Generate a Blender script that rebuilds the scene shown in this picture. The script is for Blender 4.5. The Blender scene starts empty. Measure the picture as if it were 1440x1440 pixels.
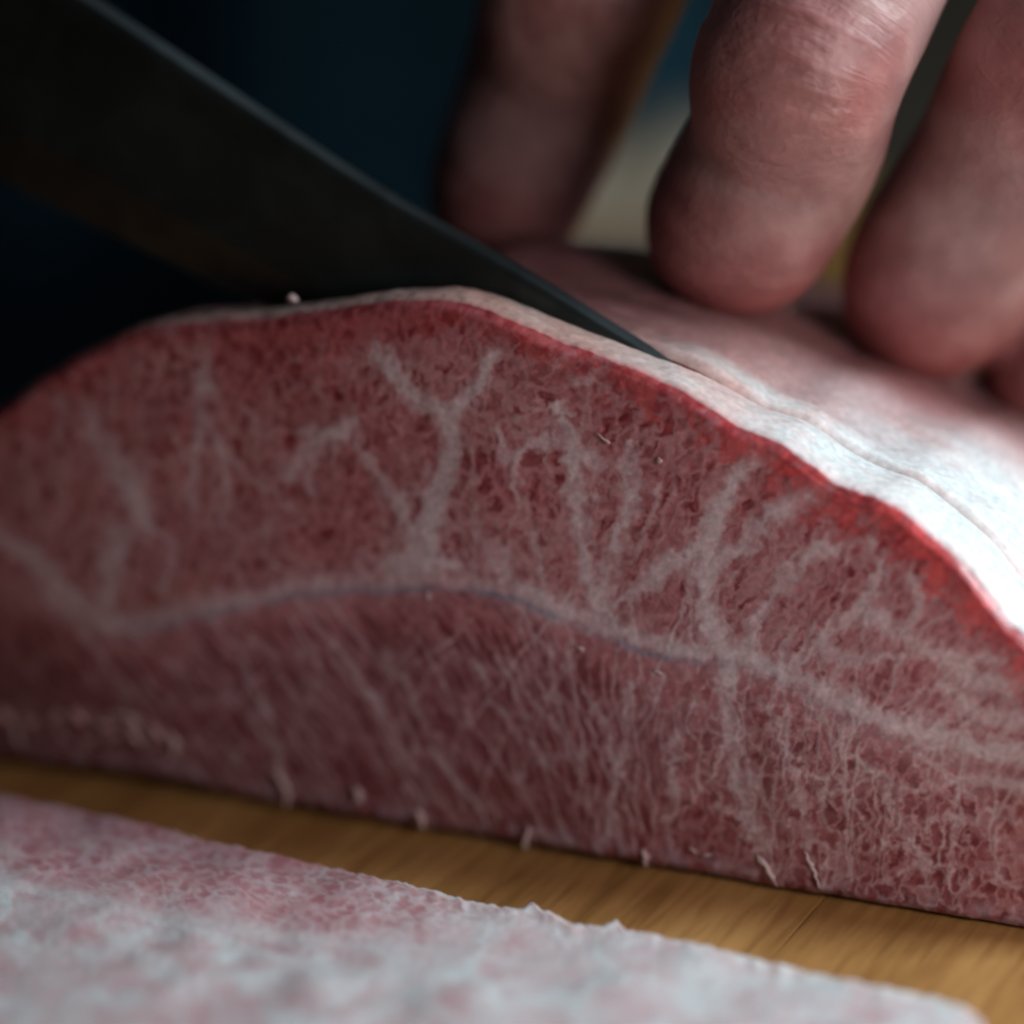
import bpy, bmesh, math, random
import numpy as np
from mathutils import Vector, Matrix
random.seed(4)
rng = np.random.default_rng(4)
R = math.radians
MM = 0.001
scene = bpy.context.scene
COL = scene.collection

# ------------------------------------------------------------------ camera
YAW, PITCH, DIST, FPX = R(23), R(17.5), 350.0, 5600.0        # mm, photograph pixels
TGT = np.array([0.0, 0.0, 32.0])
FWD = np.array([-math.sin(YAW)*math.cos(PITCH), math.cos(YAW)*math.cos(PITCH), -math.sin(PITCH)])
RGT = np.array([math.cos(YAW), math.sin(YAW), 0.0])
UPV = np.cross(RGT, FWD)
CAMP = TGT - FWD*DIST
cd = bpy.data.cameras.new('camera')
cam = bpy.data.objects.new('camera', cd); COL.objects.link(cam)
cam.matrix_world = Matrix(((RGT[0], UPV[0], -FWD[0], CAMP[0]*MM), (RGT[1], UPV[1], -FWD[1], CAMP[1]*MM),
                           (RGT[2], UPV[2], -FWD[2], CAMP[2]*MM), (0, 0, 0, 1)))
cd.sensor_width = 36; cd.lens = 36*FPX/1440
cd.clip_start = 0.02; cd.clip_end = 20
cd.dof.use_dof = True
cd.dof.focus_distance = (DIST-6)*MM
cd.dof.aperture_fstop = 6.6
scene.camera = cam

# ------------------------------------------------------------------ world, lamps, exposure
w = bpy.data.worlds.new('World'); scene.world = w; w.use_nodes = True
bg = w.node_tree.nodes['Background']
bg.inputs[0].default_value = (0.5, 0.62, 0.75, 1); bg.inputs[1].default_value = 0.022

def lamp(name, loc, target, size, sizey, power, color):
    ld = bpy.data.lights.new(name, 'AREA'); ld.shape = 'RECTANGLE'
    ld.size = size*MM; ld.size_y = sizey*MM; ld.energy = power; ld.color = color
    o = bpy.data.objects.new(name, ld); COL.objects.link(o)
    o.location = Vector(loc)*MM
    d = (Vector(target)-Vector(loc))
    o.rotation_euler = d.to_track_quat('-Z', 'Y').to_euler()
    return o
lamp('window_light', (270, 85, 228), (30, 12, 20), 100, 130, 1.30, (0.78, 0.95, 1.0))
lamp('room_light', (172, -84, 100), (46, 0, 26), 90, 90, 0.195, (1.0, 0.95, 0.96))

scene.render.engine = 'CYCLES'
scene.view_settings.view_transform = 'Standard'
scene.view_settings.look = 'None'
scene.view_settings.exposure = 0
scene.view_settings.gamma = 1
scene.cycles.use_denoising = True
scene.cycles.pixel_filter_type = 'BLACKMAN_HARRIS'
scene.cycles.filter_width = 2.5
scene.cycles.max_bounces = 6

# ------------------------------------------------------------------ helpers
def unproj(px, py, Y):
    """view ray through a photograph pixel met with the upright plane y = Y (mm)"""
    px = np.asarray(px, float); py = np.asarray(py, float)
    d = FWD + ((px-720)/FPX)[..., None]*RGT - ((py-720)/FPX)[..., None]*UPV
    t = (np.asarray(Y, float)-CAMP[1])/d[..., 1]
    return CAMP + d*t[..., None]
def unprojz(px, py, Z):
    px = np.asarray(px, float); py = np.asarray(py, float)
    d = FWD + ((px-720)/FPX)[..., None]*RGT - ((py-720)/FPX)[..., None]*UPV
    t = (np.asarray(Z, float)-CAMP[2])/d[..., 2]
    return CAMP + d*t[..., None]
def proj(p):
    q = np.asarray(p, float)-CAMP
    z = q@FWD
    return 720+FPX*(q@RGT)/z, 720-FPX*(q@UPV)/z

def thing(name, label, cat, loc=(0, 0, 0), group=None):
    o = bpy.data.objects.new(name, None); COL.objects.link(o)
    o.location = Vector(loc)*MM; o['label'] = label; o['category'] = cat
    o.empty_display_size = 0.01
    if group: o['group'] = group
    return o
def mesh_obj(name, verts, faces, mat, parent=None, smooth=True, label=None, col=None, extra=None):
    me = bpy.data.meshes.new(name)
    off = np.array(parent.location)/MM if parent is not None and parent.parent is None else np.zeros(3)
    if parent is not None and parent.parent is not None:
        off = np.array(parent.location)/MM + np.array(parent.parent.location)/MM
    v = (np.asarray(verts, float)-off)*MM
    if isinstance(faces, np.ndarray):
        n = len(faces); k = faces.shape[1]
        me.vertices.add(len(v)); me.vertices.foreach_set('co', v.ravel())
        me.loops.add(n*k); me.loops.foreach_set('vertex_index', faces.ravel().astype(np.int32))
        me.polygons.add(n); me.polygons.foreach_set('loop_start', np.arange(0, n*k, k, dtype=np.int32))
        me.update(calc_edges=True); me.validate()
    else:
        me.from_pydata([tuple(a) for a in v], [], faces); me.update()
    if smooth: me.shade_smooth()
    if col is not None:
        a = me.color_attributes.new('Col', 'FLOAT_COLOR', 'POINT')
        c = np.ones((len(v), 4)); c[:, :3] = col
        a.data.foreach_set('color', c.ravel())
    for k, arr in (extra or {}).items():
        a = me.attributes.new(k, 'FLOAT', 'POINT'); a.data.foreach_set('value', np.asarray(arr, float))
    me.materials.append(mat)
    o = bpy.data.objects.new(name, me); COL.objects.link(o)
    if parent is not None: o.parent = parent
    if label: o['label'] = label
    return o
def gridfaces(nu, nv, flip=False):
    i, j = np.meshgrid(np.arange(nu-1), np.arange(nv-1), indexing='ij')
    a = (i*nv+j).ravel(); b = ((i+1)*nv+j).ravel(); c = ((i+1)*nv+j+1).ravel(); d = (i*nv+j+1).ravel()
    return np.stack([a, d, c, b] if flip else [a, b, c, d], 1)

def _h(ix, iy, s):
    n = (ix.astype(np.int64)*374761393 + iy.astype(np.int64)*668265263 + s*144665) & 0x7fffffff
    n = ((n ^ (n >> 13))*1274126177) & 0x7fffffff
    n = ((n ^ (n >> 16))*461845907) & 0x7fffffff
    return ((n >> 7) & 0xffff)/65535.0
def vnoise(x, y, s=0):
    ix = np.floor(x); iy = np.floor(y); fx = x-ix; fy = y-iy
    fx = fx*fx*(3-2*fx); fy = fy*fy*(3-2*fy)
    a = _h(ix, iy, s); b = _h(ix+1, iy, s); c = _h(ix, iy+1, s); d = _h(ix+1, iy+1, s)
    return (a+(b-a)*fx)*(1-fy) + (c+(d-c)*fx)*fy
def fbm(x, y, s=0, o=4):
    r = 0; a = 0.5; t = 0
    for k in range(o):
        r = r+a*vnoise(x*2**k, y*2**k, s+k*17); t += a; a *= .55
    return r/t
def worley(x, y, s=0, jit=0.95):
    ix = np.floor(x); iy = np.floor(y)
    f1 = np.full(x.shape, 9.0); f2 = np.full(x.shape, 9.0); idv = np.zeros(x.shape)
    for dx in (-1, 0, 1):
        for dy in (-1, 0, 1):
            cx = ix+dx; cy = iy+dy
            qx = cx+.5+(_h(cx, cy, s)-.5)*jit; qy = cy+.5+(_h(cx, cy, s+5)-.5)*jit
            d = np.hypot(x-qx, y-qy); hid = _h(cx, cy, s+9)
            m = d < f1
            f2 = np.where(m, f1, np.minimum(f2, d)); idv = np.where(m, hid, idv); f1 = np.where(m, d, f1)
    return f1, f2, idv
def mixs(m, a, b): return a*m+b*(1-m)
def sst(a, b, x):
    t = np.clip((x-a)/(b-a), 0, 1); return t*t*(3-2*t)
def mixc(a, b, t):
    return np.asarray(a)*(1-t[..., None]) + np.asarray(b)*t[..., None]
def catmull(pts, n=10):
    p = np.asarray(pts, float); p = np.vstack([2*p[0]-p[1], p, 2*p[-1]-p[-2]])
    out = []
    for i in range(1, len(p)-2):
        for k in range(n):
            t = k/n
            out.append(.5*((2*p[i])+(-p[i-1]+p[i+1])*t+(2*p[i-1]-5*p[i]+4*p[i+1]-p[i+2])*t*t+(-p[i-1]+3*p[i]-3*p[i+1]+p[i+2])*t**3))
    out.append(p[-2]); return np.array(out)
def veins(x, y, lines):
    """strength field of hand-laid veins; every line = (points, half width, strength[, end half width])"""
    r = np.zeros(x.shape)
    for L in lines:
        pts, w0, st = L[:3]; w1 = L[3] if len(L) > 3 else w0*.6
        p = catmull(pts, 4)
        m = (x > p[:, 0].min()-60) & (x < p[:, 0].max()+60) & (y > p[:, 1].min()-60) & (y < p[:, 1].max()+60)
        xs = x[m]; ys = y[m]
        if not len(xs): continue
        loc = np.zeros(xs.shape)
        n = len(p)-1
        for i in range(n):
            ax, ay = p[i]; bx, by = p[i+1]; L2 = max((bx-ax)**2+(by-ay)**2, 1e-6)
            t = np.clip(((xs-ax)*(bx-ax)+(ys-ay)*(by-ay))/L2, 0, 1)
            d = np.hypot(xs-ax-t*(bx-ax), ys-ay-t*(by-ay))
            wd = w0+(w1-w0)*(i+t)/n
            loc = np.maximum(loc, 1-sst(.15, 1.6, d/(wd*.98)))
        rr = r[m]; r[m] = np.maximum(rr, loc*st)
    return r

# ------------------------------------------------------------------ materials
def newmat(name):
    m = bpy.data.materials.new(name); m.use_nodes = True
    nt = m.node_tree; b = nt.nodes['Principled BSDF']
    return m, nt, b
def N(nt, t, **k):
    n = nt.nodes.new(t)
    for a, v in k.items():
        if hasattr(n, a): setattr(n, a, v)
    return n
def noise_bump(nt, b, scale, strength, dist, vec=None, detail=4, prev=None, rough=.6):
    n = N(nt, 'ShaderNodeTexNoise'); n.inputs['Scale'].default_value = scale; n.inputs['Detail'].default_value = detail
    n.inputs['Roughness'].default_value = rough
    bp = N(nt, 'ShaderNodeBump'); bp.inputs['Strength'].default_value = strength; bp.inputs['Distance'].default_value = dist
    if vec: nt.links.new(vec, n.inputs['Vector'])
    nt.links.new(n.outputs['Fac'], bp.inputs['Height'])
    if prev: nt.links.new(prev, bp.inputs['Normal'])
    nt.links.new(bp.outputs['Normal'], b.inputs['Normal'])
    return bp.outputs['Normal']
def meat_mat(name, rough=.42, sss=.35, scale=.0014, spec=.35, bump=.45, grain=.17):
    m, nt, b = newmat(name)
    at = N(nt, 'ShaderNodeAttribute'); at.attribute_name = 'Col'
    tc = N(nt, 'ShaderNodeTexCoord')
    n = N(nt, 'ShaderNodeTexNoise'); n.inputs['Scale'].default_value = 1500; n.inputs['Detail'].default_value = 3
    nt.links.new(tc.outputs['Object'], n.inputs['Vector'])
    mr = N(nt, 'ShaderNodeMapRange'); mr.inputs[3].default_value = 1-grain; mr.inputs[4].default_value = 1+grain
    mr.inputs[1].default_value = .3; mr.inputs[2].default_value = .7
    nt.links.new(n.outputs['Fac'], mr.inputs[0])
    mx = N(nt, 'ShaderNodeVectorMath', operation='SCALE')
    nt.links.new(at.outputs['Color'], mx.inputs[0]); nt.links.new(mr.outputs[0], mx.inputs['Scale'])
    nt.links.new(mx.outputs[0], b.inputs['Base Color'])
    b.inputs['Roughness'].default_value = rough
    b.inputs['Specular IOR Level'].default_value = spec
    b.inputs['Subsurface Weight'].default_value = sss
    b.inputs['Subsurface Radius'].default_value = (1.0, .4, .3)
    b.inputs['Subsurface Scale'].default_value = scale
    noise_bump(nt, b, 900, bump, .0002, tc.outputs['Object'], 5)
    return m
M_face = meat_mat('marbled_meat', .33, .15, .0006, .45, .18)
M_cap = meat_mat('outer_fat', .28, .4, .0018, .5, .14)
M_slice = meat_mat('slice_meat', .27, .6, .0026, .5, .05, .04)

m, nt, b = newmat('fat_thread')
b.inputs['Base Color'].default_value = (.56, .40, .39, 1); b.inputs['Roughness'].default_value = .35
b.inputs['Subsurface Weight'].default_value = .3; b.inputs['Subsurface Radius'].default_value = (1, .5, .4); b.inputs['Subsurface Scale'].default_value = .0006
M_fat = m
tc = N(nt, 'ShaderNodeTexCoord'); noise_bump(nt, b, 1500, .3, .0001, tc.outputs['Object'])

M_edge = M_fat.copy(); M_edge.name = 'loose_meat_edge'
M_edge.node_tree.nodes['Principled BSDF'].inputs['Base Color'].default_value = (.46, .24, .24, 1)
# wood: grain runs along y
m, nt, b = newmat('oiled_wood')
tc = N(nt, 'ShaderNodeTexCoord'); oi = N(nt, 'ShaderNodeObjectInfo')
mp = N(nt, 'ShaderNodeMapping'); mp.inputs['Scale'].default_value = (1, .09, 1); mp.inputs['Rotation'].default_value = (0, 0, R(2.5))
nt.links.new(tc.outputs['Object'], mp.inputs['Vector'])
sc_ = N(nt, 'ShaderNodeVectorMath', operation='SCALE'); sc_.inputs['Scale'].default_value = 7.0
cx = N(nt, 'ShaderNodeCombineXYZ'); nt.links.new(oi.outputs['Random'], cx.inputs[0]); nt.links.new(oi.outputs['Random'], cx.inputs[2])
nt.links.new(cx.outputs[0], sc_.inputs[0])
ad = N(nt, 'ShaderNodeVectorMath', operation='ADD'); nt.links.new(mp.outputs[0], ad.inputs[0]); nt.links.new(sc_.outputs[0], ad.inputs[1])
n1 = N(nt, 'ShaderNodeTexNoise'); n1.inputs['Scale'].default_value = 110; n1.inputs['Detail'].default_value = 6; n1.inputs['Roughness'].default_value = .62; n1.inputs['Distortion'].default_value = .4
nt.links.new(ad.outputs[0], n1.inputs['Vector'])
n2 = N(nt, 'ShaderNodeTexNoise'); n2.inputs['Scale'].default_value = 900; n2.inputs['Detail'].default_value = 4
nt.links.new(ad.outputs[0], n2.inputs['Vector'])
cr = N(nt, 'ShaderNodeValToRGB')
cr.color_ramp.elements[0].position = .32; cr.color_ramp.elements[0].color = (.25, .115, .030, 1)
cr.color_ramp.elements[1].position = .68; cr.color_ramp.elements[1].color = (.52, .275, .095, 1)
e = cr.color_ramp.elements.new(.5); e.color = (.38, .185, .058, 1)
nt.links.new(n1.outputs['Fac'], cr.inputs[0])
cr2 = N(nt, 'ShaderNodeValToRGB')
cr2.color_ramp.elements[0].position = .38; cr2.color_ramp.elements[0].color = (.74, .68, .62, 1)
cr2.color_ramp.elements[1].position = .55; cr2.color_ramp.elements[1].color = (1, 1, 1, 1)
nt.links.new(n2.outputs['Fac'], cr2.inputs[0])
mm_ = N(nt, 'ShaderNodeMix', data_type='RGBA', blend_type='MULTIPLY'); mm_.inputs[0].default_value = .8
nt.links.new(cr.outputs[0], mm_.inputs[6]); nt.links.new(cr2.outputs[0], mm_.inputs[7])
nt.links.new(mm_.outputs[2], b.inputs['Base Color'])
b.inputs['Roughness'].default_value = .5; b.inputs['Specular IOR Level'].default_value = .3
bp = N(nt, 'ShaderNodeBump'); bp.inputs['Strength'].default_value = .35; bp.inputs['Distance'].default_value = .0002
nt.links.new(n2.outputs['Fac'], bp.inputs['Height']); nt.links.new(bp.outputs[0], b.inputs['Normal'])
M_wood = m

def steel(name, colr, rough, aniso=True):
    m, nt, b = newmat(name)
    tc = N(nt, 'ShaderNodeTexCoord'); mp = N(nt, 'ShaderNodeMapping'); mp.inputs['Scale'].default_value = (.03, 1, 1)
    nt.links.new(tc.outputs['Object'], mp.inputs['Vector'])
    n = N(nt, 'ShaderNodeTexNoise'); n.inputs['Scale'].default_value = 1400; n.inputs['Detail'].default_value = 5
    nt.links.new(mp.outputs[0], n.inputs['Vector'])
    n2 = N(nt, 'ShaderNodeTexNoise'); n2.inputs['Scale'].default_value = 70; n2.inputs['Detail'].default_value = 5
    nt.links.new(tc.outputs['Object'], n2.inputs['Vector'])
    mr = N(nt, 'ShaderNodeMapRange'); mr.inputs[3].default_value = rough-.08; mr.inputs[4].default_value = rough+.14
    nt.links.new(n2.outputs['Fac'], mr.inputs[0]); nt.links.new(mr.outputs[0], b.inputs['Roughness'])
    cr = N(nt, 'ShaderNodeValToRGB'); cr.color_ramp.elements[0].position = .35; cr.color_ramp.elements[1].position = .7
    cr.color_ramp.elements[0].color = tuple(c*.8 for c in colr)+(1,); cr.color_ramp.elements[1].color = tuple(c*1.2 for c in colr)+(1,)
    n3 = N(nt, 'ShaderNodeTexNoise'); n3.inputs['Scale'].default_value = 150; n3.inputs['Detail'].default_value = 6; n3.inputs['Distortion'].default_value = 1.2
    nt.links.new(tc.outputs['Object'], n3.inputs['Vector']); nt.links.new(n3.outputs['Fac'], cr.inputs[0]); nt.links.new(cr.outputs[0], b.inputs['Base Color'])
    b.inputs['Metallic'].default_value = .9
    bp = N(nt, 'ShaderNodeBump'); bp.inputs['Strength'].default_value = .15; bp.inputs['Distance'].default_value = .00005
    nt.links.new(n.outputs['Fac'], bp.inputs['Height']); nt.links.new(bp.outputs[0], b.inputs['Normal'])
    return m
M_blade = steel('dark_steel', (.05, .062, .062), .46)
M_spine = steel('spine_steel', (.05, .058, .062), .62)
M_bevel = steel('bevel_steel', (.075, .07, .065), .4)

def cloth(name, colr, sc=1400):
    m, nt, b = newmat(name)
    tc = N(nt, 'ShaderNodeTexCoord')
    n = N(nt, 'ShaderNodeTexNoise'); n.inputs['Scale'].default_value = 30; n.inputs['Detail'].default_value = 6
    nt.links.new(tc.outputs['Object'], n.inputs['Vector'])
    cr = N(nt, 'ShaderNodeValToRGB')
    cr.color_ramp.elements[0].position = .3; cr.color_ramp.elements[0].color = tuple(c*.75 for c in colr)+(1,)
    cr.color_ramp.elements[1].position = .7; cr.color_ramp.elements[1].color = tuple(c*1.2 for c in colr)+(1,)
    nt.links.new(n.outputs['Fac'], cr.inputs[0]); nt.links.new(cr.outputs[0], b.inputs['Base Color'])
    b.inputs['Roughness'].default_value = .9; b.inputs['Specular IOR Level'].default_value = .1
    wv = N(nt, 'ShaderNodeTexWave'); wv.inputs['Scale'].default_value = sc/4; wv.bands_direction = 'DIAGONAL'
    nt.links.new(tc.outputs['Object'], wv.inputs['Vector'])
    bp = N(nt, 'ShaderNodeBump'); bp.inputs['Strength'].default_value = .3; bp.inputs['Distance'].default_value = .0004
    nt.links.new(wv.outputs['Fac'], bp.inputs['Height']); nt.links.new(bp.outputs[0], b.inputs['Normal'])
    return m
M_navy = cloth('navy_cotton', (.042, .12, .17))
M_brown = cloth('brown_canvas', (.085, .07, .055))
M_table = cloth('dark_worktop', (.008, .014, .022))
M_table.node_tree.nodes['Principled BSDF'].inputs['Roughness'].default_value = .6

# ------------------------------------------------------------------ worktop and chopping board
def boxmesh(x0, x1, y0, y1, z0, z1, ch=0.5, n=1):
    bm = bmesh.new()
    bmesh.ops.create_cube(bm, size=1)
    for v in bm.verts:
        v.co = Vector(((x0+x1)/2+v.co.x*(x1-x0), (y0+y1)/2+v.co.y*(y1-y0), (z0+z1)/2+v.co.z*(z1-z0)))
    if ch: bmesh.ops.bevel(bm, geom=bm.edges[:], offset=ch, segments=2, profile=.6, affect='EDGES')
    bm.verts.ensure_lookup_table()
    vs = [tuple(v.co) for v in bm.verts]; fs = [[q.index for q in f.verts] for f in bm.faces]
    bm.free(); return vs, fs
vs, fs = boxmesh(-900, 900, -700, 285, -70, -30, 3)
o = mesh_obj('worktop', vs, fs, M_table, smooth=False); o['kind'] = 'structure'

board = thing('cutting_board', 'oiled brown wooden chopping board under the beef', 'cutting board', (60, 40, -30))
edges = [-98, -54, -9, 29.5, 72, 118, 160, 204, 250]
for k in range(len(edges)-1):
    vs, fs = boxmesh(edges[k]+.03, edges[k+1]-.03, -230, 264, -30, 0, .16)
    mesh_obj('board_stave', vs, fs, M_wood, board, smooth=False)

# ------------------------------------------------------------------ the block of beef
TOP = [(-190, 1010), (-180, 900), (-150, 780), (-110, 690), (-60, 628), (0, 577), (60, 532), (120, 498), (200, 464), (300, 455), (400, 446), (470, 437), (550, 427), (620, 426),
       (680, 440), (725, 458), (775, 480), (850, 508), (930, 541), (985, 572), (1035, 604), (1087, 625), (1115, 643), (1162, 677), (1205, 697), (1249, 714),
       (1305, 757), (1350, 795), (1387, 842), (1417, 880), (1440, 902), (1500, 965), (1560, 1050), (1610, 1150), (1640, 1260), (1648, 1330)]
BOT = [(-190, 1035), (0, 1067), (200, 1092), (350, 1126), (480, 1147), (600, 1168), (720, 1186), (800, 1200), (978, 1230), (1093, 1252), (1244, 1276), (1440, 1311), (1648, 1350)]
tp = catmull(TOP, 8); bt = catmull(BOT, 8)
def ytop(px): return np.interp(px, tp[:, 0], tp[:, 1])
def ybot(px): return np.interp(px, bt[:, 0], bt[:, 1])

pxc = np.concatenate([np.linspace(-190, -20, 30)[:-1], np.linspace(-20, 1470, 830), np.linspace(1470, 1648, 34)[1:]])
NV = 360
vv = np.linspace(0, 1, NV)
yt = ytop(pxc) + 5.0*(fbm(pxc/26, pxc*0, 3, 3)-.5) + 1.2*(vnoise(pxc/7, pxc*0, 8)-.5)
yb = ybot(pxc) + 6*(fbm(pxc/26, pxc*0+5, 31, 3)-.5)
PX = np.repeat(pxc[:, None], NV, 1)
PY = yb[:, None] + (yt-yb)[:, None]*vv[None, :]

FAT = [  # (points, half width, strength, end half width)
 ([(70, 835), (150, 878), (230, 868), (300, 848), (380, 832), (460, 822), (560, 818), (640, 820), (700, 828), (750, 842)], 15, .5, 12),
 ([(740, 838), (800, 862), (860, 886), (920, 905), (980, 916), (1030, 924)], 16, .8, 14),
 ([(1030, 924), (1080, 930), (1130, 952), (1180, 980), (1230, 1006), (1290, 1030), (1350, 1048), (1450, 1066)], 15, .8, 16),
 ([(530, 495), (562, 535), (600, 566), (625, 590), (628, 640), (618, 690), (606, 740), (602, 795)], 15, .85, 17),
 ([(700, 485), (680, 530), (655, 560), (622, 588)], 12, .8, 14),
 ([(565, 700), (580, 755), (604, 800)], 10, .7, 20), ([(560, 800), (600, 790), (640, 800)], 22, .75, 12),
 ([(292, 465), (290, 520), (288, 570), (280, 610), (268, 660), (272, 720)], 11, .55, 8),
 ([(288, 570), (305, 620), (318, 680), (315, 740)], 7, .5, 5),
 ([(120, 570), (140, 610), (165, 655), (192, 700)], 13, .6, 20), ([(180, 665), (192, 705), (205, 735)], 26, .7, 14),
 ([(165, 760), (155, 800), (150, 850)], 22, .65, 14), ([(-10, 745), (35, 775), (75, 820), (130, 862)], 12, .6, 15),
 ([(80, 560), (90, 620), (85, 700), (60, 770)], 7, .35, 6), ([(205, 735), (240, 780), (230, 830)], 8, .4, 6),
 ([(400, 672), (425, 640), (455, 612), (492, 602)], 13, .6, 15), ([(455, 612), (432, 655), (438, 690)], 13, .6, 8),
 ([(492, 602), (520, 640), (548, 695), (570, 745)], 7, .55, 8), ([(420, 605), (455, 612), (500, 590)], 8, .6, 5),
 ([(320, 640), (370, 690), (430, 730)], 5, .4, 4), ([(240, 600), (262, 650), (270, 700)], 5, .4, 4),
 ([(788, 570), (800, 615), (812, 660), (815, 720), (828, 790), (838, 850)], 11, .75, 13),
 ([(715, 650), (745, 628), (800, 618)], 9, .6, 8), ([(700, 600), (725, 640), (730, 700)], 6, .5, 5),
 ([(812, 650), (830, 640), (850, 655)], 16, .6, 8), ([(886, 640), (888, 700), (868, 760), (846, 838)], 12, .75, 12),
 ([(930, 690), (912, 740), (880, 790), (850, 850)], 7, .5, 6),
 ([(1062, 640), (1035, 678), (1004, 730), (986, 785), (990, 850), (1008, 905), (1022, 940)], 14, .9, 18),
 ([(990, 776), (940, 796), (895, 836), (846, 856)], 18, .8, 11), ([(1175, 690), (1130, 704), (1080, 735), (1030, 775), (995, 800)], 15, .75, 16),
 ([(1022, 930), (1026, 1000), (1036, 1080), (1050, 1150), (1060, 1180)], 14, .85, 6),
 ([(1050, 918), (1068, 860), (1105, 806), (1160, 775), (1225, 765)], 12, .6, 8),
 ([(1110, 950), (1150, 905), (1190, 868), (1225, 838), (1238, 795)], 12, .65, 8),
 ([(1185, 878), (1240, 872), (1275, 895), (1330, 925), (1410, 930)], 13, .6, 14), ([(1150, 905), (1220, 930), (1290, 905)], 10, .45, 8),
 ([(1275, 895), (1290, 850), (1280, 800)], 9, .5, 5), ([(1330, 930), (1345, 980), (1400, 1010), (1450, 1010)], 14, .5, 10),
 ([(1340, 920), (1380, 960), (1450, 955)], 12, .6, 16), ([(700, 780), (705, 820)], 17, .6, 12), ([(735, 700), (745, 760), (760, 830)], 7, .4, 6),
 ([(660, 640), (672, 720), (668, 800)], 6, .35, 6), ([(1060, 560), (1085, 600), (1095, 640)], 4, .25, 4),
 ([(150, 500), (160, 560), (150, 600)], 6, .3, 5), ([(450, 480), (452, 540), (470, 600)], 5, .2, 4),
 # lower muscle
 ([(545, 930), (575, 985), (612, 1040), (650, 1095), (700, 1150)], 6.5, .6, 4), ([(660, 930), (700, 1000), (740, 1050), (790, 1100), (815, 1125)], 5.5, .6, 4),
 ([(595, 880), (570, 930), (540, 980), (535, 1040)], 5, .5, 3), ([(470, 900), (520, 980), (555, 1050), (590, 1120), (592, 1165)], 5, .55, 4),
 ([(330, 905), (365, 970), (385, 1040), (400, 1090), (405, 1130)], 6, .6, 6), ([(255, 900), (300, 960), (350, 1010), (380, 1060)], 5, .5, 4),
 ([(410, 900), (450, 960), (480, 1030), (500, 1110)], 4.5, .5, 4), ([(620, 960), (590, 1040), (585, 1100)], 3.5, .35, 3),
 ([(890, 960), (880, 1030), (868, 1100), (862, 1185)], 7.5, .75, 7), ([(775, 915), (782, 960), (786, 1020)], 7, .55, 5), ([(930, 950), (925, 1010), (945, 1060)], 5, .4, 4),
 ([(948, 1050), (942, 1120), (938, 1195)], 9, .55, 8), ([(825, 960), (850, 1010), (856, 1060), (870, 1080)], 5, .5, 4), ([(960, 990), (950, 1060)], 6, .4, 6),
 ([(1075, 985), (1110, 1060), (1130, 1140), (1150, 1210)], 6, .55, 6), ([(1035, 1080), (1060, 1150), (1080, 1220)], 6, .6, 9),
 ([(1160, 1010), (1190, 1050), (1240, 1095), (1300, 1105), (1370, 1100), (1450, 1110)], 9, .65, 8), ([(1130, 1080), (1180, 1100), (1220, 1160), (1290, 1200)], 6, .5, 4),
 ([(1240, 1095), (1270, 1150), (1300, 1210), (1305, 1275)], 7, .6, 6), ([(1200, 1020), (1180, 1080), (1150, 1130)], 6, .4, 4), ([(1350, 1100), (1400, 1150), (1405, 1240)], 8, .4, 9),
 ([(1300, 1160), (1360, 1150), (1450, 1165)], 4, .4, 4), ([(1120, 960), (1160, 1000), (1200, 1060)], 5, .4, 4), ([(730, 1080), (760, 1130), (800, 1180)], 4, .5, 3),
 ([(660, 1000), (640, 1060), (660, 1120), (690, 1160)], 4, .4, 3), ([(-20, 1010), (60, 1020), (140, 1015), (230, 1040), (245, 1075)], 8, .4, 5), ([(150, 1000), (200, 1030), (300, 1060), (400, 1090)], 5, .4, 4),
]
def sy_(px): return np.interp(px, [0, 150, 300, 620, 980, 1440], [810, 880, 855, 830, 920, 1090])
def strokes():
    """thin fat lines: near-parallel and slanting in the lower muscle, fanned out in the upper one"""
    g = np.random.default_rng(11); out = []
    for k in range(190):                                  # lower muscle
        x = g.uniform(120, 1460); y = g.uniform(870, 1180) + max(0, x-900)*.22
        sl = np.interp(x, [0, 600, 820, 1000, 1440], [.80, .62, .30, .02, -.12]) + g.normal(0, .10)
        if g.random() < .16: sl = -sl*.8-.25+g.normal(0, .2)
        ln = g.uniform(60, 190) if x < 850 else g.uniform(45, 130)
        p = []
        for t in np.linspace(-.5, .5, 5): p.append((x+sl*ln*t+g.normal(0, 3.5), y+ln*t))
        out.append((p, g.uniform(2.0, 3.6), g.uniform(.45, .9), g.uniform(1.5, 2.6)))
    for k in range(26):                                   # right lower muscle: irregular mesh
        x = g.uniform(1000, 1460); y = g.uniform(960, 1230)+(x-1000)*.12; th = g.uniform(0, 3.14); ln = g.uniform(30, 80)
        p = [(x+math.cos(th)*ln*t+g.normal(0, 4), y+math.sin(th)*ln*t+g.normal(0, 4)) for t in np.linspace(-.5, .5, 4)]
        out.append((p, g.uniform(2.8, 5.5), g.uniform(.45, .8), 2.5))
    for k in range(105):                                   # upper muscle
        x = g.uniform(40, 1440); yt_ = float(ytop(x)); ys = np.interp(x, [0, 150, 300, 620, 980, 1440], [810, 880, 855, 830, 920, 1090])
        y = g.uniform(yt_+75, ys-15)
        sl = np.interp(x, [0, 300, 700, 950, 1440], [.25, .12, .02, -.25, -.85]) + g.normal(0, .22)
        ln = g.uniform(40, 120)
        p = [(x+sl*ln*t+g.normal(0, 4), y+ln*t) for t in np.linspace(-.5, .5, 4)]
        out.append((p, g.uniform(3, 6.5), g.uniform(.28, .58), g.uniform(2, 4)))
    return out
THIN = strokes()
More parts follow.
